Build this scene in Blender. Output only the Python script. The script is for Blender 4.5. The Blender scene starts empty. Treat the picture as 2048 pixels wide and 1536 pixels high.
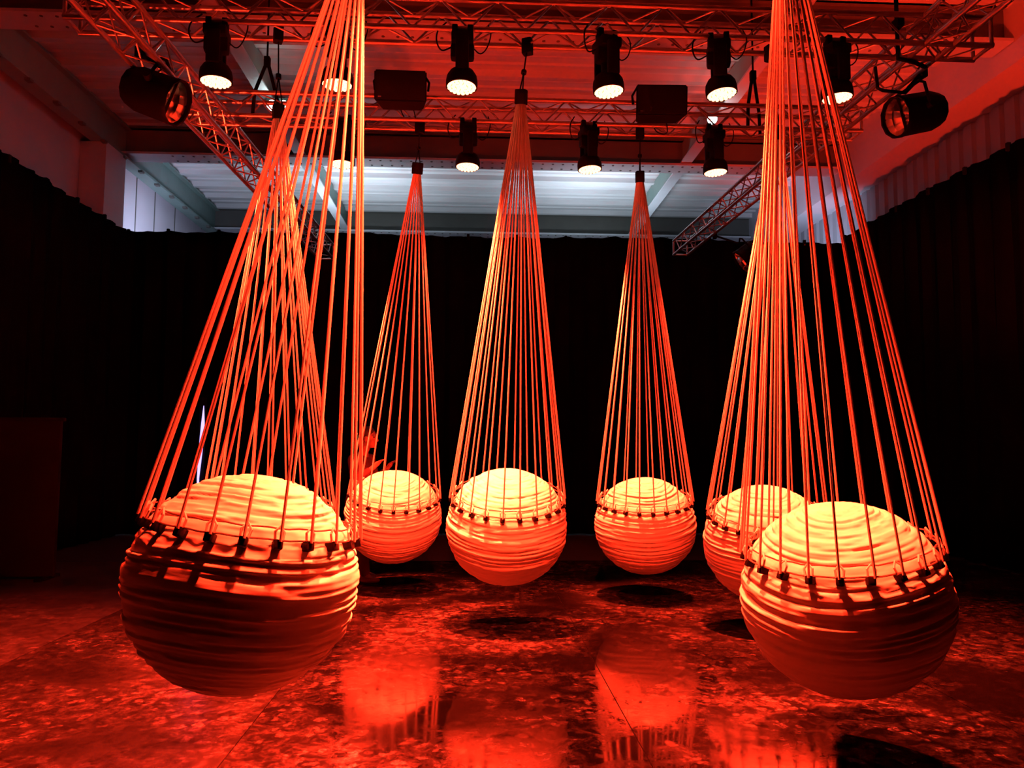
import bpy, bmesh, math, random
import numpy as np
from mathutils import Vector, Matrix, Euler

C = bpy.context.scene
COL = C.collection
PI = math.pi
random.seed(7)
rng = np.random.default_rng(11)

# ------------------------------------------------------------------ camera
cam_d = bpy.data.cameras.new('camera')
cam_d.sensor_width = 36.0
cam_d.lens = 27.25
cam_d.clip_end = 100
cam = bpy.data.objects.new('camera', cam_d)
COL.objects.link(cam)
r_ = (0.99884332, -0.04788642, 0.00434986)
u_ = (-0.00808904, -0.07817006, 0.99690722)
f_ = (0.04739829, 0.9957893, 0.07846699)
cam.matrix_world = Matrix(((r_[0], u_[0], -f_[0], 0), (r_[1], u_[1], -f_[1], 0), (r_[2], u_[2], -f_[2], 1.6), (0, 0, 0, 1)))
C.camera = cam

# ------------------------------------------------------------------ world, exposure
w = bpy.data.worlds.new('world')
C.world = w
w.use_nodes = True
w.node_tree.nodes['Background'].inputs[0].default_value = (0.5, 0.55, 1.0, 1)
w.node_tree.nodes['Background'].inputs[1].default_value = 0.0
C.view_settings.view_transform = 'Standard'
C.view_settings.look = 'None'
C.view_settings.exposure = 0.0
C.view_settings.gamma = 1.0
C.view_settings.use_curve_mapping = False
C.cycles.sample_clamp_indirect = 12
C.cycles.max_bounces = 6
C.cycles.diffuse_bounces = 4
C.cycles.caustics_reflective = False

# ------------------------------------------------------------------ lights
RED = (1.0, 0.026, 0.0075)


def spot(loc, target, power, cone=70, blend=0.6, size=0.1, col=RED):
    d = bpy.data.lights.new('stage_spot', 'SPOT')
    d.energy = power
    d.color = col
    d.spot_size = math.radians(cone)
    d.spot_blend = blend
    d.shadow_soft_size = size
    o = bpy.data.objects.new('stage_spot', d)
    COL.objects.link(o)
    o.location = loc
    o.rotation_euler = (Vector(target) - Vector(loc)).to_track_quat('-Z', 'Y').to_euler()
    return o


def area(loc, target, power, sx, sy, col):
    d = bpy.data.lights.new('work_light', 'AREA')
    d.shape = 'RECTANGLE'
    d.size = sx
    d.size_y = sy
    d.energy = power
    d.color = col
    o = bpy.data.objects.new('work_light', d)
    COL.objects.link(o)
    o.location = loc
    o.rotation_euler = (Vector(target) - Vector(loc)).to_track_quat('-Z', 'Y').to_euler()
    return o


# heads over the floor: X, Y of each lamp face, where it points, power
FRONT_HEADS = [(-2.0, 5.93), (-1.08, 5.93), (-0.12, 5.93), (1.01, 5.93), (1.90, 5.93), (2.84, 5.93)]
REAR_HEADS = [(-1.33, 7.65), (-0.09, 7.65), (1.12, 7.65), (2.40, 7.65)]
# (target, power, cone angle) of each head
AF = [((-1.62, 6.12, 1.3), 27000, 36), ((-1.3, 6.3, 0.3), 8000, 66), ((0.10, 6.78, 0.95), 52000, 29), ((-0.80, 3.86, 0.80), 58000, 25),
      ((2.42, 6.65, 0.9), 22000, 30), ((2.9, 5.3, 0.0), 7500, 70)]
AR = [((-0.96, 8.55, 0.9), 36000, 26), ((-0.3, 7.4, 0.0), 8000, 66), ((1.68, 8.15, 0.9), 30000, 26), ((2.9, 7.2, 0.0), 7500, 66)]
for (x, y), (t, p, c) in zip(FRONT_HEADS, AF):
    spot((x, y, 4.33), t, p, c, 0.8, 0.09)
for (x, y), (t, p, c) in zip(REAR_HEADS, AR):
    spot((x, y, 4.33), t, p, c, 0.8, 0.09)
# unseen spots standing in for heads of the next truss, plus washes added for the ropes
for loc, t, p, c in [((-0.25, 3.8, 4.4), (-1.0, 3.9, 0.9), 15000, 32), ((1.05, 4.0, 4.4), (1.75, 4.15, 0.9), 24000, 32),
                     ((-2.3, 4.0, 4.4), (-3.5, 5.0, 0.0), 12500, 72), ((0.5, 4.0, 4.4), (0.6, 4.6, 0.0), 6000, 70),
                     ((0.3, 2.2, 4.7), (0.35, 7.8, 0.85), 5000, 38), ((0.2, 1.0, 4.7), (-0.75, 3.85, 3.25), 2000, 38),
                     ((1.06, 3.95, 4.50), (1.75, 3.75, 3.0), 700, 130)]:
    spot(loc, t, p, c, 0.8, 0.09)


def work(loc, target, power, spread, col):
    o = area(loc, target, power, 1.0, 0.6, col)
    o.data.spread = math.radians(spread)


# added red spots, unseen by the floor, imitating its bounce on roof and bulkhead
spot((4.0, 5.0, 0.2), (6.7, 10.6, 7.0), 2900, 50, 0.6, 0.12)
spot((-4.5, 5.0, 0.2), (0.8, 9.6, 7.5), 2500, 50, 0.8, 0.12)
# white work lights in the rear bay, behind the black drapes
work((-2.6, 16.3, 4.9), (-2.6, 16.5, 7.5), 62, 124, (0.74, 0.86, 1.0))
work((2.4, 16.3, 4.9), (2.6, 16.5, 7.5), 62, 124, (0.74, 0.86, 1.0))
work((-5.2, 14.6, 5.0), (-6.85, 16.2, 6.2), 20, 90, (0.66, 0.70, 1.0))
work((5.9, 14.5, 4.9), (7.6, 16.3, 6.3), 20, 90, (0.66, 0.72, 1.0))


# ------------------------------------------------------------------ helpers
def node_mat(name):
    m = bpy.data.materials.new(name)
    m.use_nodes = True
    nt = m.node_tree
    return m, nt, nt.nodes['Principled BSDF']


def mat(name, col, rough=0.5, metal=0.0, spec=0.5, noise=0.0, scale=8.0, bump=0.0, stretch=(1, 1, 1)):
    m, nt, b = node_mat(name)
    b.inputs['Base Color'].default_value = (*col, 1)
    b.inputs['Roughness'].default_value = rough
    b.inputs['Metallic'].default_value = metal
    b.inputs['Specular IOR Level'].default_value = spec
    if noise or bump:
        tc = nt.nodes.new('ShaderNodeTexCoord')
        mp = nt.nodes.new('ShaderNodeMapping')
        mp.inputs['Scale'].default_value = stretch
        n = nt.nodes.new('ShaderNodeTexNoise')
        n.inputs['Scale'].default_value = scale
        n.inputs['Detail'].default_value = 5
        nt.links.new(tc.outputs['Object'], mp.inputs['Vector'])
        nt.links.new(mp.outputs['Vector'], n.inputs['Vector'])
        if noise:
            mx = nt.nodes.new('ShaderNodeMix')
            mx.data_type = 'RGBA'
            lo = tuple(c * (1 - noise) for c in col)
            hi = tuple(min(1, c * (1 + noise)) for c in col)
            mx.inputs[6].default_value = (*lo, 1)
            mx.inputs[7].default_value = (*hi, 1)
            nt.links.new(n.outputs['Fac'], mx.inputs[0])
            nt.links.new(mx.outputs[2], b.inputs['Base Color'])
        if bump:
            bp = nt.nodes.new('ShaderNodeBump')
            bp.inputs['Strength'].default_value = bump
            bp.inputs['Distance'].default_value = 0.01
            nt.links.new(n.outputs['Fac'], bp.inputs['Height'])
            nt.links.new(bp.outputs['Normal'], b.inputs['Normal'])
    return m


def emit(name, col, strength):
    m, nt, b = node_mat(name)
    b.inputs['Base Color'].default_value = (0.02, 0.02, 0.02, 1)
    b.inputs['Emission Color'].default_value = (*col, 1)
    b.inputs['Emission Strength'].default_value = strength
    return m


def smooth(pts, k=5):
    """Catmull-Rom through the points."""
    P = [Vector(p) for p in pts]
    P = [P[0] * 2 - P[1]] + P + [P[-1] * 2 - P[-2]]
    out = []
    for i in range(1, len(P) - 2):
        for j in range(k):
            t = j / k
            a, b, c, d = P[i - 1], P[i], P[i + 1], P[i + 2]
            out.append(0.5 * ((2 * b) + (c - a) * t + (2 * a - 5 * b + 4 * c - d) * t * t + (3 * b - a - 3 * c + d) * t ** 3))
    out.append(P[-2])
    return out


class MB:
    def __init__(s):
        s.v = []
        s.f = []

    def add(s, vs, fs, M=None):
        n = len(s.v)
        if M is not None:
            vs = [tuple(M @ Vector(v)) for v in vs]
        s.v.extend(vs)
        s.f.extend([tuple(i + n for i in f) for f in fs])
        return s

    def box(s, x0, x1, y0, y1, z0, z1, M=None, bev=0.0):
        if bev <= 0:
            vs = [(x, y, z) for z in (z0, z1) for y in (y0, y1) for x in (x0, x1)]
            fs = [(0, 2, 3, 1), (4, 5, 7, 6), (0, 1, 5, 4), (2, 6, 7, 3), (0, 4, 6, 2), (1, 3, 7, 5)]
            return s.add(vs, fs, M)
        bm = bmesh.new()
        bmesh.ops.create_cube(bm, size=1)
        for v in bm.verts:
            v.co = Vector(((x0 + x1) / 2 + v.co.x * (x1 - x0), (y0 + y1) / 2 + v.co.y * (y1 - y0), (z0 + z1) / 2 + v.co.z * (z1 - z0)))
        bmesh.ops.bevel(bm, geom=list(bm.edges), offset=bev, segments=2, profile=0.6, affect='EDGES')
        bm.verts.index_update()
        s.add([tuple(v.co) for v in bm.verts], [tuple(v.index for v in f.verts) for f in bm.faces], M)
        bm.free()
        return s

    def tube(s, pts, r, n=8, caps=True, closed=False):
        pts = [Vector(p) for p in pts]
        N = len(pts)
        rs = r if isinstance(r, (list, tuple)) else [r] * N
        vs = []
        up = None
        for i, p in enumerate(pts):
            if closed:
                t = pts[(i + 1) % N] - pts[i - 1]
            else:
                t = pts[min(i + 1, N - 1)] - pts[max(i - 1, 0)]
            t.normalize()
            if up is None:
                up = Vector((0, 0, 1)) if abs(t.z) < 0.9 else Vector((1, 0, 0))
            a = t.cross(up).normalized()
            b = a.cross(t).normalized()
            up = b
            for k in range(n):
                q = 2 * PI * k / n
                vs.append(tuple(p + (a * math.cos(q) + b * math.sin(q)) * rs[i]))
        fs = []
        for i in range(N if closed else N - 1):
            j = (i + 1) % N
            for k in range(n):
                l = (k + 1) % n
                fs.append((i * n + k, i * n + l, j * n + l, j * n + k))
        if caps and not closed:
            fs.append(tuple(range(n))[::-1])
            fs.append(tuple((N - 1) * n + k for k in range(n)))
        return s.add(vs, fs)

    def lathe(s, prof, n=24, M=None, caps=(True, True)):
        vs = []
        for r, z in prof:
            for k in range(n):
                q = 2 * PI * k / n
                vs.append((r * math.cos(q), r * math.sin(q), z))
        fs = []
        for i in range(len(prof) - 1):
            for k in range(n):
                l = (k + 1) % n
                fs.append((i * n + k, i * n + l, (i + 1) * n + l, (i + 1) * n + k))
        if caps[0]:
            fs.append(tuple(range(n))[::-1])
        if caps[1]:
            fs.append(tuple((len(prof) - 1) * n + k for k in range(n)))
        return s.add(vs, fs, M)

    def mesh(s, name, smooth=True):
        me = bpy.data.meshes.new(name)
        me.from_pydata(s.v, [], s.f)
        if smooth:
            me.shade_smooth()
            me.set_sharp_from_angle(angle=math.radians(38))
        me.update()
        return me

    def build(s, name, m, parent=None, smooth=True):
        me = s.mesh(name, smooth)
        me.materials.append(m)
        return link(name, me, parent)


def link(name, me, parent=None, M=None):
    o = bpy.data.objects.new(name, me)
    COL.objects.link(o)
    if parent is not None:
        o.parent = parent
    if M is not None:
        o.matrix_local = M
    return o


def tag(o, label, cat, group=None):
    o['label'] = label
    o['category'] = cat
    if group:
        o['group'] = group
    return o


def thing(name, label, cat, M, group=None):
    o = bpy.data.objects.new(name, None)
    o.empty_display_size = 0.1
    COL.objects.link(o)
    o.matrix_world = M
    return tag(o, label, cat, group)


def struct(o):
    o['kind'] = 'structure'
    return o


def T(x, y, z):
    return Matrix.Translation((x, y, z))


def frame_z(origin, zdir, xhint=(1, 0, 0)):
    z = Vector(zdir).normalized()
    y = z.cross(Vector(xhint)).normalized()
    x = y.cross(z)
    return Matrix(((x.x, y.x, z.x, origin[0]), (x.y, y.y, z.y, origin[1]), (x.z, y.z, z.z, origin[2]), (0, 0, 0, 1)))


# ------------------------------------------------------------------ materials
M_fabric = mat('ball_fabric', (0.80, 0.74, 0.64), 0.62, 0, 0.3, 0.06, 9, 0.08, (1, 1, 6))
M_rope = mat('cotton_rope', (0.80, 0.74, 0.66), 0.7, 0, 0.2, 0.12, 60, 0.0)
M_black = mat('black_webbing', (0.005, 0.005, 0.005), 0.8, 0, 0.08, 0.2, 40)
M_plastic = mat('black_plastic', (0.0025, 0.0025, 0.003), 0.65, 0, 0.06, 0.2, 20)
M_steel = mat('bright_steel', (0.55, 0.55, 0.55), 0.3, 1.0, 0.5, 0.15, 25)
M_cord = mat('dark_cord', (0.10, 0.07, 0.06), 0.7, 0, 0.2, 0.2, 40)
M_alu = mat('truss_aluminium', (0.62, 0.60, 0.60), 0.34, 0.85, 0.5, 0.12, 12)
M_drape = mat('black_velvet', (0.0025, 0.0024, 0.0026), 0.95, 0, 0.0, 0.3, 3)
M_deck = mat('painted_deck', (0.66, 0.67, 0.68), 0.55, 0.0, 0.4, 0.22, 2.2, 0.15, (0.4, 3, 1))
M_beam = mat('painted_beam', (0.20, 0.30, 0.27), 0.5, 0, 0.4, 0.15, 3)
M_beam_dark = mat('brown_beam', (0.13, 0.13, 0.115), 0.6, 0, 0.3, 0.15, 3)
M_flange = mat('pale_flange', (0.60, 0.64, 0.68), 0.45, 0, 0.4, 0.1, 4)
M_wall = mat('pale_wall', (0.62, 0.61, 0.66), 0.7, 0, 0.3, 0.08, 2)
M_brown = mat('dark_brown_panel', (0.009, 0.006, 0.004), 0.7, 0, 0.05, 0.25, 5)
M_led = emit('red_led_lens', (1.0, 0.30, 0.13), 7.0)
M_ledplate = emit('led_lens_plate', (1.0, 0.16, 0.03), 4.0)
M_white = emit('white_lamp', (0.82, 1.0, 0.97), 30.0)
M_slit = emit('blue_light', (0.42, 0.34, 1.0), 2.2)
M_mirror = mat('faceted_reflector', (0.8, 0.8, 0.8), 0.16, 1.0)
M_skin = mat('skin', (0.26, 0.15, 0.11), 0.5, 0, 0.4, 0.08, 20)
M_hair = mat('dark_hair', (0.02, 0.014, 0.01), 0.6, 0, 0.3, 0.3, 60)
M_cloth = mat('dark_clothing', (0.07, 0.03, 0.035), 0.85, 0, 0.1, 0.2, 15)
M_shoe = mat('shoe_leather', (0.16, 0.08, 0.06), 0.5, 0, 0.4, 0.1, 20)
M_eye = mat('eye_dark', (0.03, 0.02, 0.02), 0.2)


# floor: worn glossy dance vinyl, dark with paler scuffed blotches
def floor_material(name, seed, matte):
    m, nt, b = node_mat(name)
    tc = nt.nodes.new('ShaderNodeTexCoord')
    mp = nt.nodes.new('ShaderNodeMapping')
    mp.inputs['Location'].default_value = (seed * 3.7, seed * 1.3, 0)
    nt.links.new(tc.outputs['Object'], mp.inputs['Vector'])

    def noise(scale, detail, rough=0.6, dist=0.0):
        n = nt.nodes.new('ShaderNodeTexNoise')
        n.inputs['Scale'].default_value = scale
        n.inputs['Detail'].default_value = detail
        n.inputs['Roughness'].default_value = rough
        n.inputs['Distortion'].default_value = dist
        nt.links.new(mp.outputs['Vector'], n.inputs['Vector'])
        return n.outputs['Fac']

    def ramp(src, p):
        r = nt.nodes.new('ShaderNodeValToRGB')
        e = r.color_ramp.elements
        e[0].position, e[0].color = p[0][0], (p[0][1],) * 3 + (1,)
        e[1].position, e[1].color = p[1][0], (p[1][1],) * 3 + (1,)
        for q in p[2:]:
            x = e.new(q[0])
            x.color = (q[1],) * 3 + (1,)
        nt.links.new(src, r.inputs['Fac'])
        return r.outputs['Color']

    def math_(op, a, bb):
        n = nt.nodes.new('ShaderNodeMath')
        n.operation = op
        for i, x in enumerate((a, bb)):
            if isinstance(x, (int, float)):
                n.inputs[i].default_value = x
            else:
                nt.links.new(x, n.inputs[i])
        return n.outputs[0]

    vor = nt.nodes.new('ShaderNodeTexVoronoi')
    vor.inputs['Scale'].default_value = 13.0
    vor.feature = 'F1'
    vor.inputs['Randomness'].default_value = 1.0
    warp = nt.nodes.new('ShaderNodeMix')
    warp.data_type = 'VECTOR'
    wn = nt.nodes.new('ShaderNodeTexNoise')
    wn.inputs['Scale'].default_value = 11
    wn.inputs['Detail'].default_value = 3
    nt.links.new(mp.outputs['Vector'], wn.inputs['Vector'])
    warp.inputs[0].default_value = 0.13
    nt.links.new(mp.outputs['Vector'], warp.inputs[4])
    nt.links.new(wn.outputs['Color'], warp.inputs[5])
    nt.links.new(warp.outputs[1], vor.inputs['Vector'])
    spots = ramp(vor.outputs['Distance'], [(0.26, 1.0), (0.42, 0.0)])
    sep = nt.nodes.new('ShaderNodeSeparateColor')
    nt.links.new(vor.outputs['Color'], sep.inputs[0])
    pick = ramp(sep.outputs[0], [(0.42, 0.0), (0.60, 1.0)])
    big = ramp(noise(0.9, 4, 0.6, 0.3), [(0.40, 0.04), (0.60, 1.0)])
    fine = ramp(noise(38, 6, 0.75), [(0.40, 0.12), (0.64, 1.0)])
    mid = ramp(noise(8.0, 7, 0.72, 0.9), [(0.44, 0.0), (0.62, 1.0)])
    blot = math_('MULTIPLY', math_('MULTIPLY', spots, pick), fine)
    blot = math_('MULTIPLY', blot, big)
    scuff = math_('MULTIPLY', math_('MULTIPLY', mid, fine), big)
    tot = math_('ADD', math_('MULTIPLY', blot, 0.8), math_('MULTIPLY', scuff, 0.55))
    if matte:
        rough_n = ramp(noise(9, 6, 0.7, 0.8), [(0.30, 0.15), (0.60, 1.0)])
        tot = math_('ADD', math_('MULTIPLY', tot, 1 - 0.5 * matte), math_('MULTIPLY', rough_n, 0.42 * matte))
    val = math_('ADD', math_('MULTIPLY', tot, 0.125), 0.004)
    cmb = nt.nodes.new('ShaderNodeCombineColor')
    for i in range(3):
        nt.links.new(val, cmb.inputs[i])
    nt.links.new(cmb.outputs[0], b.inputs['Base Color'])
    gl = 0.035 + 0.50 * matte
    haze = ramp(noise(0.55, 3, 0.5, 0.2), [(0.46, 0.0), (0.60, 0.05)])
    rgh = math_('ADD', math_('ADD', math_('MULTIPLY', tot, 0.16), gl), haze)
    nt.links.new(rgh, b.inputs['Roughness'])
    b.inputs['Specular IOR Level'].default_value = 0.30 * (1 - 0.6 * matte)
    bp = nt.nodes.new('ShaderNodeBump')
    bp.inputs['Strength'].default_value = 0.08 + 0.27 * matte
    bp.inputs['Distance'].default_value = 0.006
    nt.links.new(tot, bp.inputs['Height'])
    nt.links.new(bp.outputs['Normal'], b.inputs['Normal'])
    return m


# ------------------------------------------------------------------ room shell
M_slab = mat('dark_slab', (0.018, 0.018, 0.018), 0.8, 0, 0.1, 0.3, 2)
fl = struct(MB().box(-8, 8.4, -1.5, 20.2, -0.20, -0.012).build('floor', M_slab, None, False))
M_gloss = floor_material('glossy_vinyl', 1, 0.03)
M_half = floor_material('worn_vinyl', 3, 0.22)
M_matte = floor_material('scuffed_vinyl', 2, 0.55)
edges = [-7.75, -5.55, -3.40, -1.26, 0.90, 3.06, 5.22, 6.9]
for i in range(len(edges) - 1):
    a, b_ = edges[i] + 0.003, edges[i + 1] - 0.003
    sh = MB().box(a, b_, -1.2, 10.9, -0.012, 0.0).build('floor_sheet', M_matte if edges[i + 1] < -3.0 else M_half if edges[i + 1] < -1.0 else M_gloss, fl, False)

# ceiling deck: profiled steel sheet, ribs across the hall
prof = [(0.0, 0.0), (0.02, -0.10), (0.13, -0.10), (0.15, 0.0), (0.28, 0.0), (0.30, -0.03), (0.36, -0.03), (0.38, 0.0), (0.54, 0.0), (0.56, -0.03), (0.62, -0.03), (0.64, 0.0)]
mb = MB()
line = []
y = 0.6
while y < 20.2:
    for dy, dz in prof:
        line.append((y + dy, 7.50 + dz))
    y += 0.8
vs, fs = [], []
for (yy, zz) in line:
    vs += [(-7.1, yy, zz), (7.7, yy, zz)]
for i in range(len(line) - 1):
    fs.append((2 * i, 2 * i + 1, 2 * i + 3, 2 * i + 2))
mb.add(vs, fs)
mb.box(-7.1, 7.7, 0.6, 20.3, 7.56, 7.62)
ceil = struct(mb.build('ceiling', M_deck, None, False))

# side and end walls
wl = struct(MB().box(-7.0, -6.85, -1.5, 20.2, 0, 7.5).build('wall_left', M_wall, None, False))
for yy in (15.6, 16.5, 17.6):
    MB().box(-6.853, -6.838, yy - 0.012, yy + 0.012, 0, 7.0).build('wall_joint', M_beam_dark, wl, False)
mb = MB()
vs, fs = [], []
line = []
yy = -1.5
while yy < 20.2:
    for dy, dx in [(0, 0), (0.16, 0), (0.20, 0.05), (0.26, 0.05), (0.30, 0)]:
        line.append((7.62 + dx, yy + dy))
    yy += 0.32
for (xx, yq) in line:
    vs += [(xx, yq, 0), (xx, yq, 7.5)]
for i in range(len(line) - 1):
    fs.append((2 * i, 2 * i + 1, 2 * i + 3, 2 * i + 2))
mb.add(vs, fs)
mb.box(7.72, 7.8, -1.5, 20.2, 0, 7.5)
M_clad = mat('grey_cladding', (0.30, 0.30, 0.33), 0.6, 0, 0.4, 0.08, 3)
wr = struct(mb.build('wall_right', M_clad, None, False))
bk = struct(MB().box(-7.0, 7.6, 20.1, 20.25, 0, 7.5).build('wall_back', M_wall, None, False))
bulk = struct(MB().box(7.0, 7.66, -1.5, 20.1, 6.60, 7.49).build('trim_1', M_wall, None, False))
bulk['label'] = 'pale boxed bulkhead along the top of the side wall'
bulk.name = 'trim_1'


# steel roof beams
def cross_beam(y0, mweb):
    b0 = MB().box(-6.84, 7.0, y0 + 0.20, y0 + 0.24, 6.92, 7.46).build('ceiling_beam', mweb, None, False)
    struct(b0)
    MB().box(-6.5, 6.98, y0, y0 + 0.44, 6.88, 6.92).build('flange', M_flange, b0, False)
    MB().box(-6.5, 6.98, y0 + 0.08, y0 + 0.36, 7.40, 7.44).build('top_flange', mweb, b0, False)
    h = MB()
    for i in range(60):
        x = -5.6 + i * 0.19
        for dy in (0.09, 0.34):
            h.lathe([(0.022, 6.872), (0.022, 6.882)], 8, T(x, y0 + dy, 0))
    hb = h.build('bolt_heads', M_beam_dark, b0, False)
    hb['kind'] = 'stuff'
    return b0


for yb in (4.7, 9.40, 14.10, 19.05):
    cross_beam(yb, M_beam_dark)


def long_beam(x, wdt):
    b0 = struct(MB().box(x - 0.015, x + 0.015, 0.8, 20.0, 6.96, 7.44).build('ceiling_beam', M_beam, None, False))
    MB().box(x - wdt, x + wdt, 0.8, 20.0, 6.93, 6.96).build('flange', M_flange if wdt < 0.11 else M_beam, b0, False)
    return b0


long_beam(-3.27, 0.10)
long_beam(3.95, 0.10)
eb = struct(MB().box(-6.56, -6.50, -1.0, 20.0, 6.84, 7.38).build('ceiling_beam', M_beam, None, False))
MB().box(-6.66, -6.40, -1.0, 20.0, 6.80, 6.84).build('flange', M_beam, eb, False)
MB().box(-6.66, -6.40, -1.0, 20.0, 7.38, 7.42).build('top_flange', M_beam, eb, False)
br = MB()
for i in range(26):
    yy = 0.5 + i * 0.75
    br.box(-6.46, -6.38, yy, yy + 0.10, 6.76, 6.80)
b_ = br.build('bracket', M_beam_dark, eb, False)
b_['kind'] = 'stuff'
colm = struct(MB().box(-6.84, -6.40, 13.35, 14.1, 0, 6.8).build('column', M_wall, None, False))


# ------------------------------------------------------------------ black drapes
def drape(name, p0, p1, top, label, amp=0.05, per=0.42, nrow=6):
    p0, p1 = Vector((*p0, 0)), Vector((*p1, 0))
    L = (p1 - p0).length
    d = (p1 - p0) / L
    nrm = Vector((-d.y, d.x, 0))
    n = int(L / 0.05)
    vs, fs = [], []
    ph = [random.uniform(0, 6) for _ in range(8)]
    for j in range(nrow + 1):
        t = j / nrow
        for i in range(n + 1):
            s = i / n * L
            wv = amp * (0.6 + 0.5 * t) * (math.sin(2 * PI * s / per + ph[0] + 0.8 * math.sin(s * 0.9 + ph[1])) + 0.35 * math.sin(2 * PI * s / (per * 0.43) + ph[2]))
            sag = 0.025 * abs(math.sin(PI * s / 0.9)) + 0.02 * math.sin(s * 1.1 + ph[3])
            z = (top - sag) * (1 - t) + 0.02 * t
            q = p0 + d * s + nrm * wv
            vs.append((q.x, q.y, z))
    for j in range(nrow):
        for i in range(n):
            a = j * (n + 1) + i
            fs.append((a, a + 1, a + n + 2, a + n + 1))
    t0 = thing(name, label, 'curtain', Matrix.Identity(4))
    cl = MB().add(vs, fs).build('drape_cloth', M_drape, t0)
    sm = cl.modifiers.new('thick', 'SOLIDIFY')
    sm.thickness = 0.012
    rail = MB().tube([tuple(p0 + Vector((0, 0, top - 0.06)) + nrm * 0.10), tuple(p1 + Vector((0, 0, top - 0.06)) + nrm * 0.10)], 0.018, 8)
    rail.build('curtain_rail', M_black, t0)
    hk = int(L / 0.9)
    for k in range(hk + 1):
        q = p0 + d * (k * 0.9)
        hm = link('hook', hook_me, t0, T(q.x, q.y, top - 0.03))
    return t0


hook_me = MB().box(-0.025, 0.025, -0.025, 0.025, -0.06, 0.05, None, 0.008).mesh('hook')
hook_me.materials.append(M_black)
drape('stage_curtain', (-6.45, 14.0), (7.15, 14.02), 5.44, 'black drape across the back, below the pale rear ceiling')
drape('stage_curtain', (-6.25, 0.5), (-6.25, 14.06), 5.42, 'black side drape beneath the pale wall and the grey edge beam')
drape('stage_curtain', (6.95, 14.06), (6.95, 0.5), 5.56, 'black side drape beneath the red-lit bulkhead')

# ------------------------------------------------------------------ trusses
CH = 0.235
brace_me = None


def truss(p0, p1, label, cap=True):
    p0, p1 = Vector(p0), Vector(p1)
    L = (p1 - p0).length
    d = (p1 - p0) / L
    z = Vector((0, 0, 1))
    s = d.cross(z).normalized()
    M = Matrix(((d.x, s.x, 0, p0.x), (d.y, s.y, 0, p0.y), (d.z, s.z, 1, p0.z), (0, 0, 0, 1)))
    t0 = thing('lighting_truss', label, 'truss', M, 'box trusses of the lighting rig')
    cm = MB().tube([(0, 0, 0), (L, 0, 0)], 0.0225, 10).mesh('chord')
    cm.materials.append(M_alu)
    h = CH / 2
    for a in (-h, h):
        for b in (0, CH):
            link('chord', cm, t0, T(0, a, b))
    step = 0.22
    n = int(L / step)
    dl = math.hypot(step, CH)
    bm_ = MB().tube([(0, 0, 0), (step, 0, CH)], 0.009, 6, False).mesh('brace')
    bm_.materials.append(M_alu)
    for i in range(n):
        x0 = i * step
        fl_ = Matrix.Scale(-1, 4, (0, 0, 1)) if i % 2 else Matrix.Identity(4)
        # two upright faces, then bottom and top
        for a in (-h, h):
            link('brace', bm_, t0, T(x0, a, CH if i % 2 else 0) @ fl_)
        for b in (0, CH):
            rx = Matrix.Rotation(-PI / 2, 4, 'X')
            Mx = T(x0, -h if not i % 2 else h, b) @ Matrix.Rotation((-PI / 2) if not i % 2 else (PI / 2), 4, 'X')
            link('brace', bm_, t0, Mx)
    em = MB()
    for b in (0, CH):
        em.tube([(0, -h, b), (0, h, b)], 0.016, 8)
    for a in (-h, h):
        em.tube([(0, a, 0), (0, a, CH)], 0.016, 8)
    eme = em.mesh('end_frame')
    eme.materials.append(M_alu)
    link('end_frame', eme, t0, T(0.01, 0, 0))
    link('end_frame', eme, t0, T(L - 0.01, 0, 0))
    return t0


truss((-3.15, 5.925, 4.83), (4.15, 5.945, 4.83), 'nearer cross truss, carrying the row of six stage lights')
truss((-2.85, 7.645, 4.83), (3.95, 7.665, 4.83), 'farther cross truss, behind the two black loudspeakers')
truss((-2.64, 3.2, 4.83 - 0.30), (-2.50, 12.86, 4.83 - 0.0), 'side truss running back near the pale wall, past the large can light')
truss((3.80, 3.2, 4.83), (3.46, 12.80, 4.83), 'side truss running back beside the red-lit bulkhead')

# ------------------------------------------------------------------ hanging balls
RE, RP = 0.530, 0.502
NR = 22
LAT = math.radians(31.5)


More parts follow.
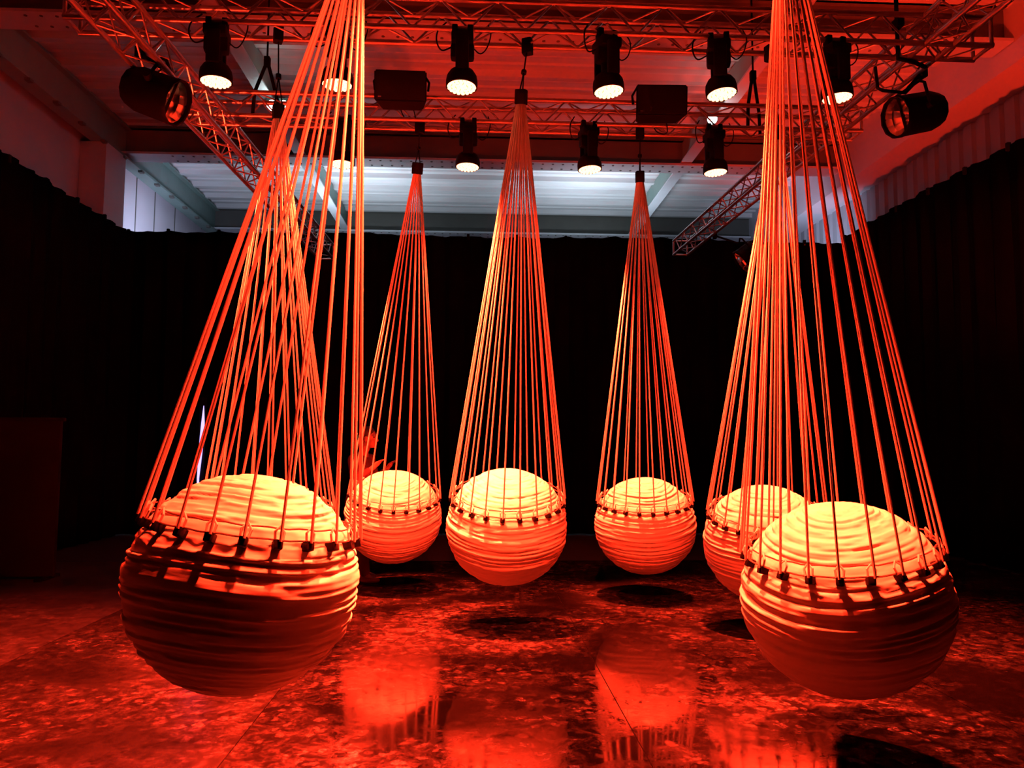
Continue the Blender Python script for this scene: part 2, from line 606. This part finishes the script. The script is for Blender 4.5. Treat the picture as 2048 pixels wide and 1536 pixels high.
def ball_mesh():
    nlat, per = 330, 8
    nlon = NR * per
    nc = 104
    g = rng.normal(size=(nc, NR))
    g = g + 0.75 * np.roll(g, 1, 1) + 0.55 * np.roll(g, -1, 1)
    g /= g.std()
    row = rng.normal(size=(nc, 1))
    mid = rng.normal(size=(nc, NR)) * 0.45
    g = 0.75 * g + 0.8 * row
    # control columns: seam, mid-gore, seam ...
    ctrl = np.empty((nc, NR * 2))
    ctrl[:, 0::2] = g
    ctrl[:, 1::2] = 0.5 * (g + np.roll(g, -1, 1)) + mid
    u = np.arange(nlon) / per * 2
    i0 = np.floor(u).astype(int)
    fr = u - i0
    A = ctrl[:, i0 % (2 * NR)] * (1 - fr) + ctrl[:, (i0 + 1) % (2 * NR)] * fr
    v = np.linspace(0, nc - 1.001, nlat)
    # folds slope a little round the ball
    drift = 1.6 * np.sin(np.arange(nlon) / nlon * 2 * PI + rng.uniform(0, 6)) + 0.8 * np.sin(np.arange(nlon) / nlon * 6 * PI + rng.uniform(0, 6))
    D = np.empty((nlat, nlon))
    for k in range(nlon):
        vv = np.clip(v + drift[k], 0, nc - 1.001)
        a = np.floor(vv).astype(int)
        t = vv - a
        t = t * t * (3 - 2 * t)
        D[:, k] = A[a, k] * (1 - t) + A[a + 1, k] * t
    D = np.tanh(D * 0.9)
    D = D - 0.55 * np.clip(D + 0.1, -1, 0) ** 2 * 1.5     # pinch the creases
    th = np.linspace(0.02, PI - 0.02, nlat)
    fade = np.clip(np.sin(th) * 2.2, 0, 1)
    amp = 0.0066
    lat = PI / 2 - th
    fade = fade * (1 - 0.75 * np.exp(-((lat - LAT) / 0.10) ** 2))
    lon = np.arange(nlon) / nlon * 2 * PI
    # gores: flat panels between seams
    gore = (np.abs(((np.arange(nlon) / per) % 1.0) - 0.5) * 2) ** 2 * 0.0022
    R_ = 1 + (D * amp * fade[:, None] + gore[None, :] * fade[:, None]) / RE
    x = RE * np.sin(th)[:, None] * np.cos(lon)[None, :] * R_
    yv = RE * np.sin(th)[:, None] * np.sin(lon)[None, :] * R_
    z = RP * np.cos(th)[:, None] * R_
    V = np.stack([x, yv, z], -1).reshape(-1, 3)
    top = len(V)
    V = np.vstack([V, [[0, 0, RP]], [[0, 0, -RP]]])
    ii, kk = np.meshgrid(np.arange(nlat - 1), np.arange(nlon), indexing='ij')
    k2 = (kk + 1) % nlon
    q = np.stack([ii * nlon + kk, (ii + 1) * nlon + kk, (ii + 1) * nlon + k2, ii * nlon + k2], -1).reshape(-1, 4)
    tri0 = [(top, k, (k + 1) % nlon) for k in range(nlon)]
    b = (nlat - 1) * nlon
    tri1 = [(top + 1, b + (k + 1) % nlon, b + k) for k in range(nlon)]
    me = bpy.data.meshes.new('ball')
    me.from_pydata(V.tolist(), [], q.tolist() + tri0 + tri1)
    me.shade_smooth()
    me.materials.append(M_fabric)
    return me


# clip: black buckle with a webbing loop above it, local +x outward
cb = MB().box(-0.036, 0.022, -0.019, 0.019, -0.038, 0.002, None, 0.006)
clip_me = cb.mesh('rope_clip')
clip_me.materials.append(M_black)
lb = MB().tube([(0.010, -0.016, 0.0), (0.012, -0.020, 0.035), (0.010, 0.0, 0.062), (0.012, 0.020, 0.035), (0.010, 0.016, 0.0)], 0.006, 6)
loop_me = lb.mesh('webbing_loop')
loop_me.materials.append(M_rope)
clamp_me = MB().box(-0.042, 0.042, -0.042, 0.042, -0.02, 0.095, None, 0.010).mesh('rope_clamp')
clamp_me.materials.append(M_black)


def torus_pts(r, z, n=66, wob=0.0):
    return [((r + wob * math.sin(i * 2.3)) * math.cos(2 * PI * i / n), (r + wob * math.sin(i * 2.3)) * math.sin(2 * PI * i / n), z + wob * math.sin(i * 1.7)) for i in range(n)]


def hanging_ball(c, apex, hang, label, spin):
    c, apex = Vector(c), Vector(apex)
    L = (apex - c).length
    M = frame_z(c, apex - c) @ Matrix.Rotation(spin, 4, 'Z')
    t0 = thing('hanging_ball', label, 'hanging ball', M, 'fabric balls swinging on cones of rope')
    link('ball', ball_mesh(), t0)
    zr, rr = RP * math.sin(LAT), RE * math.cos(LAT) + 0.034
    MB().tube(torus_pts(rr + 0.006, zr + 0.004, 66, 0.002), 0.0045, 6, False, True).build('ring_cord', M_cord, t0)
    MB().tube(torus_pts(rr - 0.024, zr + 0.050, 66, 0.003), 0.004, 6, False, True).build('ring_cord', M_cord, t0)
    rm = MB()
    p0 = Vector((rr + 0.016, 0, zr + 0.045))
    p1 = Vector((0.034, 0, L - 0.02))
    pm = p0.lerp(p1, 0.5)
    rm.tube([p0 - (p1 - p0).normalized() * 0.045, p0, pm, p1], 0.0066, 7)
    rme = rm.mesh('rope')
    rme.materials.append(M_rope)
    for k in range(NR):
        a = 2 * PI * k / NR
        Ra = Matrix.Rotation(a + random.gauss(0, 0.012), 4, 'Z')
        link('rope', rme, t0, Ra)
        cl = link('rope_clip', clip_me, t0, Matrix.Rotation(a, 4, 'Z') @ T(rr - 0.004, 0, zr) @ Matrix.Rotation(-LAT * 0.6, 4, 'Y') @ Matrix.Rotation(random.gauss(0, .08), 4, 'X'))
        link('webbing_loop', loop_me, cl)
    link('rope_clamp', clamp_me, t0, T(0, 0, L))
    # hanging line up to the truss, in the ball's own frame
    top = M.inverted() @ Vector(hang)
    base = Vector((0, 0, L + 0.09))
    e = base.lerp(top, 0.40)
    MB().tube([base + Vector((-0.03, 0, 0)), e], 0.0055, 6).build('sling', M_black, t0)
    MB().tube([base + Vector((0.03, 0, 0)), e], 0.0055, 6).build('sling', M_black, t0)
    MB().tube([e - (top - e) * 0.05, e + (top - e) * 0.05], 0.022, 8).build('swivel', M_black, t0)
    MB().tube([e, top], 0.006, 6).build('suspension_cable', M_black, t0)
    fr = frame_z(top, (M.inverted().to_3x3() @ Vector((0, 0, 1))))
    MB().box(-0.035, 0.035, -0.04, 0.04, -0.07, 0.06, fr, 0.01).build('truss_clamp', M_plastic, t0)
    return t0


TB = 4.83
balls = [
    ((-1.082, 3.783, 0.952), (-0.630, 3.863, 4.25), (-0.63, 3.87, 4.75), 'largest fabric ball, a dark shadow over its lower left half'),
    ((-1.615, 6.263, 0.820), (-1.545, 5.92, 4.13), (-1.57, 5.95, 4.82), 'fabric ball almost hidden behind the largest ball, only its bright top showing'),
    ((-0.894, 8.707, 0.809), (-0.600, 7.64, 4.33), (-0.58, 7.64, 4.80), 'small fabric ball with a dim person standing close behind it'),
    ((0.288, 6.909, 0.886), (0.343, 5.92, 4.30), (0.40, 6.03, 4.82), 'fabric ball in the middle, fully visible, with a white-hot upper left top'),
    ((1.811, 8.237, 0.758), (1.660, 7.64, 4.29), (1.665, 7.64, 4.80), 'small fabric ball hanging clear, between the middle ball and the overlapping pair'),
    ((2.560, 6.790, 0.750), (2.393, 5.92, 4.06), (2.40, 6.03, 4.82), 'fabric ball partly covered by the big dark-bottomed ball in front of it'),
    ((1.980, 4.138, 0.795), (1.564, 3.705, 4.25), (1.56, 3.75, 4.75), 'big fabric ball, yellow on top and dark purple below, covering part of another ball'),
]
for i, (c, ap, hg, lb_) in enumerate(balls):
    hanging_ball(c, ap, hg, lb_, 0.37 * i + 0.05)

# ------------------------------------------------------------------ moving-head wash lights
def head_parts():
    P = {}
    P['base'] = MB().box(-0.085, 0.085, -0.10, 0.10, 0.335, 0.415, None, 0.015).box(-0.092, 0.092, -0.045, 0.045, 0.225, 0.35, None, 0.025).mesh('base')
    P['yoke_arm'] = MB().box(-0.05, 0.05, -0.016, 0.016, 0.10, 0.36, None, 0.012).mesh('yoke_arm')
    P['lamp_head'] = MB().lathe([(0.030, 0.235), (0.044, 0.225), (0.046, 0.16), (0.062, 0.145), (0.095, 0.12), (0.116, 0.085), (0.122, 0.05), (0.122, 0.0), (0.112, -0.004), (0.110, 0.012)], 28, None, (True, False)).mesh('lamp_head')
    for n in P:
        P[n].materials.append(M_plastic)
    pl = MB().lathe([(0.1105, 0.004), (0.1105, 0.010)], 28).mesh('lens_plate')
    pl.materials.append(M_ledplate)
    P['lens_plate'] = pl
    le = MB().lathe([(0.0155, 0.004), (0.0145, -0.003), (0.010, -0.0075), (0.004, -0.009)], 10, None, (False, True)).mesh('lens')
    le.materials.append(M_led)
    P['lens'] = le
    cl = MB().box(-0.022, 0.022, -0.035, 0.035, 0.41, 0.50, None, 0.008).mesh('hook_clamp')
    cl.materials.append(M_plastic)
    P['hook_clamp'] = cl
    return P


HP = head_parts()


def lens_spots():
    pts = [(0, 0)]
    for ring, n in ((1, 6), (2, 12), (3, 18)):
        for k in range(n):
            a = 2 * PI * k / n + 0.26 * ring
            pts.append((0.0325 * ring * math.cos(a), 0.0325 * ring * math.sin(a)))
    return pts


LP = lens_spots()


def moving_head(x, y, label, rz, ry, rx, group):
    M = T(x, y, 4.355) @ Matrix.Rotation(rz, 4, 'Z')
    t0 = thing('moving_head_light', label, 'stage light', M, group)
    link('base', HP['base'], t0)
    for s in (-1, 1):
        link('yoke_arm', HP['yoke_arm'], t0, T(0, s * 0.112, 0))
    piv = T(0, 0, 0.19)
    tilt = piv @ Euler((rx, ry, 0)).to_matrix().to_4x4() @ piv.inverted()
    hd = link('lamp_head', HP['lamp_head'], t0, tilt)
    link('lens_plate', HP['lens_plate'], hd)
    for (a, b) in LP:
        link('lens', HP['lens'], hd, T(a, b, 0))
    for s in (-1, 1):
        link('hook_clamp', HP['hook_clamp'], t0, T(s * 0.06, 0, 0))
    sg = random.choice((-1, 1))
    MB().tube(smooth([(-0.08, 0.02, 0.34), (-0.16, 0.0, 0.30), (-0.20, -0.02, 0.36), (-0.19, 0.0, 0.46), (-0.13, 0.06, 0.56)]), 0.006, 6).build('power_cable', M_black, t0)
    MB().tube(smooth([(0.085, 0.0, 0.32), (0.14, 0.02, 0.29), (0.19, 0.0, 0.33), (0.22, 0.02, 0.45), (0.20, 0.08, 0.56)]), 0.005, 6).build('power_cable', M_black, t0)
    return t0


FL = ['outermost stage light of the nearer row, beside the black can light under the pale-wall side',
      'stage light of the nearer row seen through the ropes of the largest ball',
      'brightest stage light of the nearer row, between a loudspeaker and the middle rope clamp',
      'stage light of the nearer row, between the middle rope clamp and the second loudspeaker',
      'stage light of the nearer row just above a white flood lamp and the second loudspeaker',
      'stage light of the nearer row overlapped by the ropes of the big dark-bottomed ball']
RL = ['stage light of the farther row seen through the ropes of the largest ball',
      'stage light of the farther row beneath the brightest light, left of the middle ropes',
      'stage light of the farther row between the middle ropes and the small clear-hanging ball\'s cable',
      'outermost stage light of the farther row, beneath a white flood lamp']
tiltF = [(0.10, -0.02, 0.0), (0.0, 0.0, 0.0), (0, 0.02, 0.08), (0.3, -0.06, 0.05), (-0.2, -0.10, 0.04), (0.15, -0.05, 0.0)]
tiltR = [(0, 0.0, 0.05), (0, 0.02, 0.05), (0.2, -0.04, 0.06), (0.1, -0.05, 0.02)]
for (p, l, t) in zip(FRONT_HEADS, FL, tiltF):
    moving_head(p[0], p[1] - 0.11, l, t[0], t[1], -t[2], 'stage lights on the nearer cross truss')
for (p, l, t) in zip(REAR_HEADS, RL, tiltR):
    moving_head(p[0], p[1] - 0.11, l, t[0], t[1], -t[2], 'stage lights on the farther cross truss')


# ------------------------------------------------------------------ loudspeakers
def loudspeaker(x, y, z, rz, label):
    t0 = thing('loudspeaker', label, 'speaker', T(x, y, z) @ Matrix.Rotation(rz, 4, 'Z') @ Matrix.Rotation(0.12, 4, 'X'), 'loudspeakers in front of the farther truss')
    bm = MB()
    w0, w1, d, h = 0.25, 0.20, 0.15, 0.145
    vs = [(-w0, -d, -h), (w0, -d, -h), (w1, d, -h), (-w1, d, -h), (-w0, -d, h), (w0, -d, h), (w1, d, h), (-w1, d, h)]
    b2 = bmesh.new()
    bv = [b2.verts.new(v) for v in vs]
    for f in [(0, 3, 2, 1), (4, 5, 6, 7), (0, 1, 5, 4), (1, 2, 6, 5), (2, 3, 7, 6), (3, 0, 4, 7)]:
        b2.faces.new([bv[i] for i in f])
    bmesh.ops.bevel(b2, geom=list(b2.edges), offset=0.014, segments=2, affect='EDGES')
    b2.verts.index_update()
    bm.add([tuple(v.co) for v in b2.verts], [tuple(v.index for v in f.verts) for f in b2.faces])
    b2.free()
    bm.build('cabinet', M_plastic, t0)
    MB().box(-0.235, 0.235, -0.158, -0.149, -0.13, 0.13, None, 0.004).build('grille', M_black, t0)
    MB().box(-0.21, -0.18, -0.161, -0.157, -0.118, -0.108).build('badge', M_alu, t0)
    yk = MB()
    yk.tube([(-0.255, 0, 0), (-0.265, 0.0, 0.08), (-0.20, 0.06, 0.20), (0.20, 0.06, 0.20), (0.265, 0, 0.08), (0.255, 0, 0)], 0.012, 8)
    yk.build('mounting_yoke', M_plastic, t0)
    MB().tube([(0, 0.06, 0.20), (0, 0.21, 0.10)], 0.014, 8).build('truss_clamp', M_plastic, t0)
    MB().tube(smooth([(0.1, 0.14, -0.1), (0.12, 0.2, -0.22), (0.02, 0.22, -0.2), (-0.05, 0.25, -0.05)]), 0.006, 6).build('speaker_cable', M_black, t0)
    return t0


loudspeaker(-0.735, 7.3, 5.016, 0.02, 'black loudspeaker box between the largest ball\'s ropes and the brightest light')
loudspeaker(1.782, 7.3, 4.942, -0.04, 'black loudspeaker box above the small clear-hanging ball\'s cable')


# ------------------------------------------------------------------ can lights (unlit)
def can_light(loc, direction, length, rad, label, hang, yoke_side=1):
    """Body axis along local +z, mouth at z = 0 looking towards -z."""
    M = frame_z(loc, -Vector(direction), (0, 0, 1))
    t0 = thing('can_light', label, 'stage light', M)
    L, R = length, rad
    MB().lathe([(R * 0.90, 0.10), (R * 0.93, 0.0), (R * 1.0, -0.004), (R * 1.03, 0.02), (R * 1.0, 0.04), (R * 0.98, L * 0.72), (R * 0.80, L * 0.95), (R * 0.45, L), (0.02, L)], 12, None, (False, True)).build('housing', M_plastic, t0)
    # faceted reflector bowl
    pr = [(R * 0.90, 0.03), (R * 0.84, 0.09), (R * 0.66, 0.16), (R * 0.40, 0.21), (R * 0.12, 0.23)]
    b = MB().lathe([(r, z) for r, z in pr], 14, None, (False, True))
    b.build('reflector', M_mirror, t0, False)
    MB().lathe([(0.018, 0.225), (0.020, 0.12), (0.012, 0.09)], 10).build('bulb', M_mirror, t0)
    MB().tube([(-R * 0.9, 0, 0.075), (R * 0.9, 0, 0.075)], 0.012, 6).build('bulb_bracket', M_plastic, t0)
    # yoke around the body, to the hanging point
    hp = M.inverted() @ Vector(hang)
    mid = L * 0.45
    s = R * 1.08
    up = Vector((hp.x, hp.y, 0))
    if up.length < 0.05:
        up = Vector((1, 0, 0))
    up.normalize()
    sd = Vector((0, 0, 1)).cross(up)
    a = sd * s + Vector((0, 0, mid))
    b2 = -sd * s + Vector((0, 0, mid))
    k = up * (R * 1.30) + Vector((0, 0, mid))
    MB().tube([a, a + up * (R * 1.1), k + sd * s * 0.75, k, k - sd * s * 0.75, b2 + up * (R * 1.1), b2], 0.013, 8).build('yoke', M_plastic, t0)
    for q in (a, b2):
        MB().tube([q - sd * 0.03, q + sd * 0.03], 0.03, 10).build('tilt_knob', M_plastic, t0)
    MB().tube([k, hp], 0.016, 8).build('hanging_bar', M_plastic, t0)
    fr = frame_z(hp, M.inverted().to_3x3() @ Vector((0, 0, 1)))
    MB().box(-0.03, 0.03, -0.04, 0.04, -0.05, 0.05, fr, 0.01).build('hook_clamp', M_plastic, t0)
    return t0


can_light((-2.38, 6.10, 4.30), (0.93, -0.08, -0.36), 0.44, 0.185, 'large black can light hanging beside the pale-wall side truss, red glints in its reflector', (-2.76, 6.25, 4.78))
can_light((3.56, 6.25, 4.40), (-0.93, -0.14, -0.24), 0.44, 0.175, 'large black can light hanging in front of the red-lit bulkhead, glinting reflector', (3.84, 6.30, 4.83))
can_light((4.02, 11.4, 4.35), (-0.80, 0.10, -0.60), 0.42, 0.22, 'dim round can light far back, under the end of the truss by the bulkhead', (3.68, 11.6, 4.84))

# bent black pipe holding the can light off the truss
pp = thing('hanging_pipe', 'bent black pipe hooked over the truss above the bulkhead-side can light', 'pipe', Matrix.Identity(4))
MB().tube([(3.46, 6.0, 5.30), (3.46, 6.0, 4.86), (3.47, 6.02, 4.80), (3.62, 6.05, 4.79), (3.78, 6.15, 4.80)], 0.017, 8).build('pipe', M_plastic, pp)
MB().tube([(3.40, 6.25, 4.84), (3.40, 6.22, 4.64), (3.44, 6.22, 4.62), (3.66, 6.25, 4.62), (3.76, 6.30, 4.72)], 0.014, 8).build('hook', M_plastic, pp)
MB().box(3.44, 3.50, 5.95, 6.05, 5.05, 5.13, None, 0.01).build('pipe_clamp', M_plastic, pp)


# ------------------------------------------------------------------ white flood lamps under the roof beams
def flood(x, y, z, n, label):
    t0 = thing('flood_lamp', label, 'flood lamp', T(x, y, z))
    MB().box(-0.10 * n, 0.10 * n, 0.0, 0.10, 0.04, 0.15, None, 0.012).build('bracket_box', M_beam, t0)
    for k in range(n):
        X = T((k - (n - 1) / 2) * 0.18, -0.06, 0) @ Matrix.Rotation(math.radians(-70), 4, 'X') @ Matrix.Scale(1.35, 4)
        h = MB().lathe([(0.028, 0.10), (0.050, 0.06), (0.064, 0.0), (0.060, -0.004), (0.052, 0.02)], 16, X, (True, False))
        hd = h.build('lamp_housing', M_beam, t0)
        MB().lathe([(0.054, 0.012), (0.050, 0.0), (0.02, -0.006)], 16, X).build('lamp_glass', M_white, hd)
    return t0


flood(-3.06, 11.75, 6.78, 2, 'twin white flood lamp shining under the roof beam, above the hidden ball\'s ropes')
flood(3.73, 11.85, 6.78, 1, 'single white flood lamp shining under the roof beam, near the second loudspeaker')
for (x, yy, zz) in [(-3.06, 11.6, 6.74), (3.73, 11.7, 6.74)]:
    d = bpy.data.lights.new('flood_glow', 'POINT')
    d.energy = 2.5
    d.color = (0.8, 1.0, 0.97)
    d.shadow_soft_size = 0.06
    o = bpy.data.objects.new('flood_glow', d)
    COL.objects.link(o)
    o.location = (x, yy - 0.12, zz)


# ------------------------------------------------------------------ rigging slings over the far truss
def sling(x, y, label):
    t0 = thing('lifting_sling', label, 'sling', T(x, y, 5.06))
    for s in (-1, 1):
        MB().tube([(s * 0.10, s * 0.10, -0.20), (s * 0.09, s * 0.09, 0.02), (0.01 * s, 0, 0.36)], 0.018, 8).build('strap', M_black, t0)
    MB().box(-0.03, 0.03, -0.03, 0.03, 0.33, 0.43, None, 0.01).build('shackle', M_plastic, t0)
    MB().tube([(0, 0, 0.42), (0, 0, 2.39)], 0.010, 6).build('hoist_chain', M_black, t0)
    return t0


sling(-2.12, 7.645, 'black inverted-V strap beside the outermost nearer stage light')
sling(2.86, 7.66, 'black inverted-V strap behind the ropes of the big dark-bottomed ball')

# ------------------------------------------------------------------ thin blue light and dark upright panel
sl = thing('light_slit', 'thin upright streak of blue-violet light in the black drape', 'light', T(-4.75, 13.72, 0.0))
MB().tube([(0.0, 0, 0.35), (-0.02, 0, 1.0), (0.012, 0, 1.55), (0.03, 0, 1.95), (0.035, 0, 2.26)], [0.012, 0.02, 0.036, 0.03, 0.006], 8).build('slit_glow', M_slit, sl)  # glowing tube stands in for light showing through a drape gap
MB().box(-0.06, 0.06, 0.06, 0.09, 0.0, 2.4, None, 0.008).build('slit_backing', M_black, sl)

pn = thing('upright_panel', 'tall dark brown panel standing in the gloom before the side drape', 'panel', T(-5.32, 9.5, 0.0))
MB().box(-0.62, 0.40, -0.03, 0.03, 0.04, 1.88, None, 0.006).build('board', M_brown, pn)
for xx in (-0.5, 0.3):
    MB().box(xx - 0.04, xx + 0.04, -0.18, 0.25, 0.0, 0.04, None, 0.006).build('foot', M_black, pn)
MB().box(-0.65, 0.43, -0.04, 0.04, 1.86, 1.90, None, 0.006).build('top_rail', M_brown, pn)


# ------------------------------------------------------------------ person behind the small ball
def capsule(mb, a, b, ra, rb, n=12):
    a, b = Vector(a), Vector(b)
    d = (b - a).normalized()
    pts, rs = [], []
    for k in range(4):
        q = PI / 2 * (1 - k / 4)
        pts.append(a - d * (ra * math.sin(q)))
        rs.append(max(ra * math.cos(q), ra * 0.05))
    pts.append(a)
    rs.append(ra)
    pts.append(b)
    rs.append(rb)
    for k in range(1, 5):
        q = PI / 2 * (k / 4)
        pts.append(b + d * (rb * math.sin(q)))
        rs.append(max(rb * math.cos(q), rb * 0.05))
    mb.tube(pts, rs, n)


def ellipsoid(mb, c, r, M=None, n=16, m=12):
    pr = [(max(math.sin(PI * i / m), 0.02), math.cos(PI * i / m)) for i in range(m, -1, -1)]
    S = Matrix.Diagonal((r[0], r[1], r[2], 1))
    X = T(*c) @ (M if M is not None else Matrix.Identity(4)) @ S
    mb.lathe(pr, n, X)


def chain(mb, pts, rs):
    for i in range(len(pts) - 1):
        capsule(mb, pts[i], pts[i + 1], rs[i], rs[i + 1])


def remesh(o, vox):
    r = o.modifiers.new('join', 'REMESH')
    r.mode = 'VOXEL'
    r.voxel_size = vox
    r.use_smooth_shade = True
    s = o.modifiers.new('soft', 'SMOOTH')
    s.factor = 0.5
    s.iterations = 3


# local frame: +x is the way the person faces, z up, feet at z = 0
per = thing('person', 'dim red-lit person in dark clothes reaching towards the small ball', 'person', T(-1.36, 9.35, 0.0) @ Matrix.Rotation(math.radians(-22), 4, 'Z'))
bd = MB()
Hd = Vector((0.115, 0, 1.675))
tiltH = Matrix.Rotation(math.radians(10), 4, 'Y')
ellipsoid(bd, Hd + Vector((-0.012, 0, 0.025)), (0.098, 0.076, 0.098), tiltH)            # skull
ellipsoid(bd, Hd + Vector((0.030, 0, -0.048)), (0.066, 0.056, 0.072), tiltH)            # jaw
ellipsoid(bd, Hd + Vector((0.070, 0, -0.096)), (0.022, 0.026, 0.020))                   # chin
capsule(bd, Hd + Vector((0.090, 0, 0.012)), Hd + Vector((0.112, 0, -0.030)), 0.010, 0.016, 8)   # nose
ellipsoid(bd, Hd + Vector((0.086, 0, -0.062)), (0.014, 0.024, 0.009))                   # lips
for s in (-1, 1):
    ellipsoid(bd, Hd + Vector((-0.005, s * 0.078, -0.012)), (0.020, 0.010, 0.032))        # ears
    ellipsoid(bd, Hd + Vector((0.080, s * 0.032, 0.030)), (0.014, 0.026, 0.010))          # brows
chain(bd, [Hd + Vector((-0.02, 0, -0.06)), (0.045, 0, 1.52), (0.03, 0, 1.44)], [0.055, 0.056, 0.075])
ellipsoid(bd, (0.01, 0, 1.30), (0.105, 0.165, 0.19), Matrix.Rotation(math.radians(8), 4, 'Y'))
ellipsoid(bd, (-0.02, 0, 1.10), (0.095, 0.140, 0.16))
ellipsoid(bd, (-0.03, 0, 0.96), (0.105, 0.160, 0.12))
arms = {1: [(0.02, 0.185, 1.42), (0.07, 0.25, 1.15), (0.24, 0.17, 1.29), (0.28, 0.16, 1.32)],
        -1: [(0.02, -0.185, 1.42), (0.09, -0.25, 1.16), (0.25, -0.20, 1.31), (0.29, -0.19, 1.34)]}
for s, P in arms.items():
    chain(bd, P, [0.056, 0.043, 0.027, 0.030])
    wv = Vector(P[3])
    d = (Vector(P[3]) - Vector(P[2])).normalized()
    d = (d + Vector((0.2, 0, 0.35))).normalized()
    sd = Vector((0, 1, 0)) * s
    palm = wv + d * 0.055
    capsule(bd, wv, palm, 0.026, 0.030)
    for j, ln in enumerate((0.070, 0.080, 0.074, 0.058)):
        o_ = (1.5 - j) * 0.019
        b0 = palm + sd * (-o_) + d * 0.012
        b1 = b0 + (d + sd * (-o_ * 3)).normalized() * ln * 0.5
        b2 = b1 + (d + Vector((0.45, 0, -0.30))).normalized() * ln * 0.5
        capsule(bd, palm + sd * (-o_ * 0.7), b0, 0.012, 0.010, 8)
        capsule(bd, b0, b1, 0.0095, 0.0088, 8)
        capsule(bd, b1, b2, 0.0088, 0.0075, 8)
    t1 = wv + d * 0.025 - sd * 0.030
    t2 = t1 + (d * 0.7 - sd * 0.75).normalized() * 0.036
    capsule(bd, wv + d * 0.012, t1, 0.016, 0.012, 8)
    capsule(bd, t1, t2, 0.0115, 0.010, 8)
    capsule(bd, t2, t2 + (d * 0.95 - sd * 0.2).normalized() * 0.028, 0.010, 0.008, 8)
legs = {1: [(-0.03, 0.095, 0.92), (0.05, 0.11, 0.50), (-0.03, 0.12, 0.09)], -1: [(-0.03, -0.095, 0.92), (0.10, -0.11, 0.50), (0.16, -0.12, 0.09)]}
for s, P in legs.items():
    chain(bd, P, [0.088, 0.056, 0.040])
    chain(bd, [P[2], Vector(P[2]) + Vector((0.12, s * 0.02, -0.045))], [0.038, 0.032])
body = bd.build('body', M_skin, per)
remesh(body, 0.0075)
for s in (-1, 1):
    eb_ = MB()
    ellipsoid(eb_, Hd + Vector((0.082, s * 0.032, 0.008)), (0.008, 0.014, 0.007))
    eb_.build('eye', M_eye, per)
hr = MB()
ellipsoid(hr, Hd + Vector((-0.026, 0, 0.045)), (0.104, 0.087, 0.098), tiltH)
ellipsoid(hr, Hd + Vector((-0.060, 0, 0.0)), (0.062, 0.080, 0.085))
hro = hr.build('hair', M_hair, per)
remesh(hro, 0.010)
sh = MB()
ellipsoid(sh, (0.01, 0, 1.30), (0.118, 0.178, 0.20), Matrix.Rotation(math.radians(8), 4, 'Y'))
ellipsoid(sh, (-0.02, 0, 1.10), (0.108, 0.152, 0.17))
ellipsoid(sh, (-0.03, 0, 0.97), (0.120, 0.172, 0.10))
for s, P in arms.items():
    chain(sh, [P[0], P[1]], [0.072, 0.060])
    e = Vector(P[1])
    capsule(sh, e, e.lerp(Vector(P[2]), 0.90), 0.055, 0.040)
sho = sh.build('shirt', M_cloth, per)
remesh(sho, 0.011)
tr = MB()
ellipsoid(tr, (-0.03, 0, 0.93), (0.116, 0.170, 0.11))
for s, P in legs.items():
    chain(tr, [P[0], P[1], Vector(P[2]) + Vector((0, 0, 0.03))], [0.100, 0.072, 0.060])
tro = tr.build('trousers', M_cloth, per)
remesh(tro, 0.012)
for s, P in legs.items():
    f0 = Vector(P[2])
    so = MB()
    ellipsoid(so, (f0.x + 0.06, f0.y + s * 0.008, 0.045), (0.145, 0.050, 0.042))
    ellipsoid(so, (f0.x + 0.0, f0.y, 0.07), (0.062, 0.046, 0.05))
    soo = so.build('shoe', M_shoe, per)
    remesh(soo, 0.010)
    MB().box(f0.x - 0.075, f0.x + 0.20, f0.y - 0.045 + s * 0.006, f0.y + 0.045 + s * 0.006, 0.0, 0.016, None, 0.007).build('sole', M_black, soo)
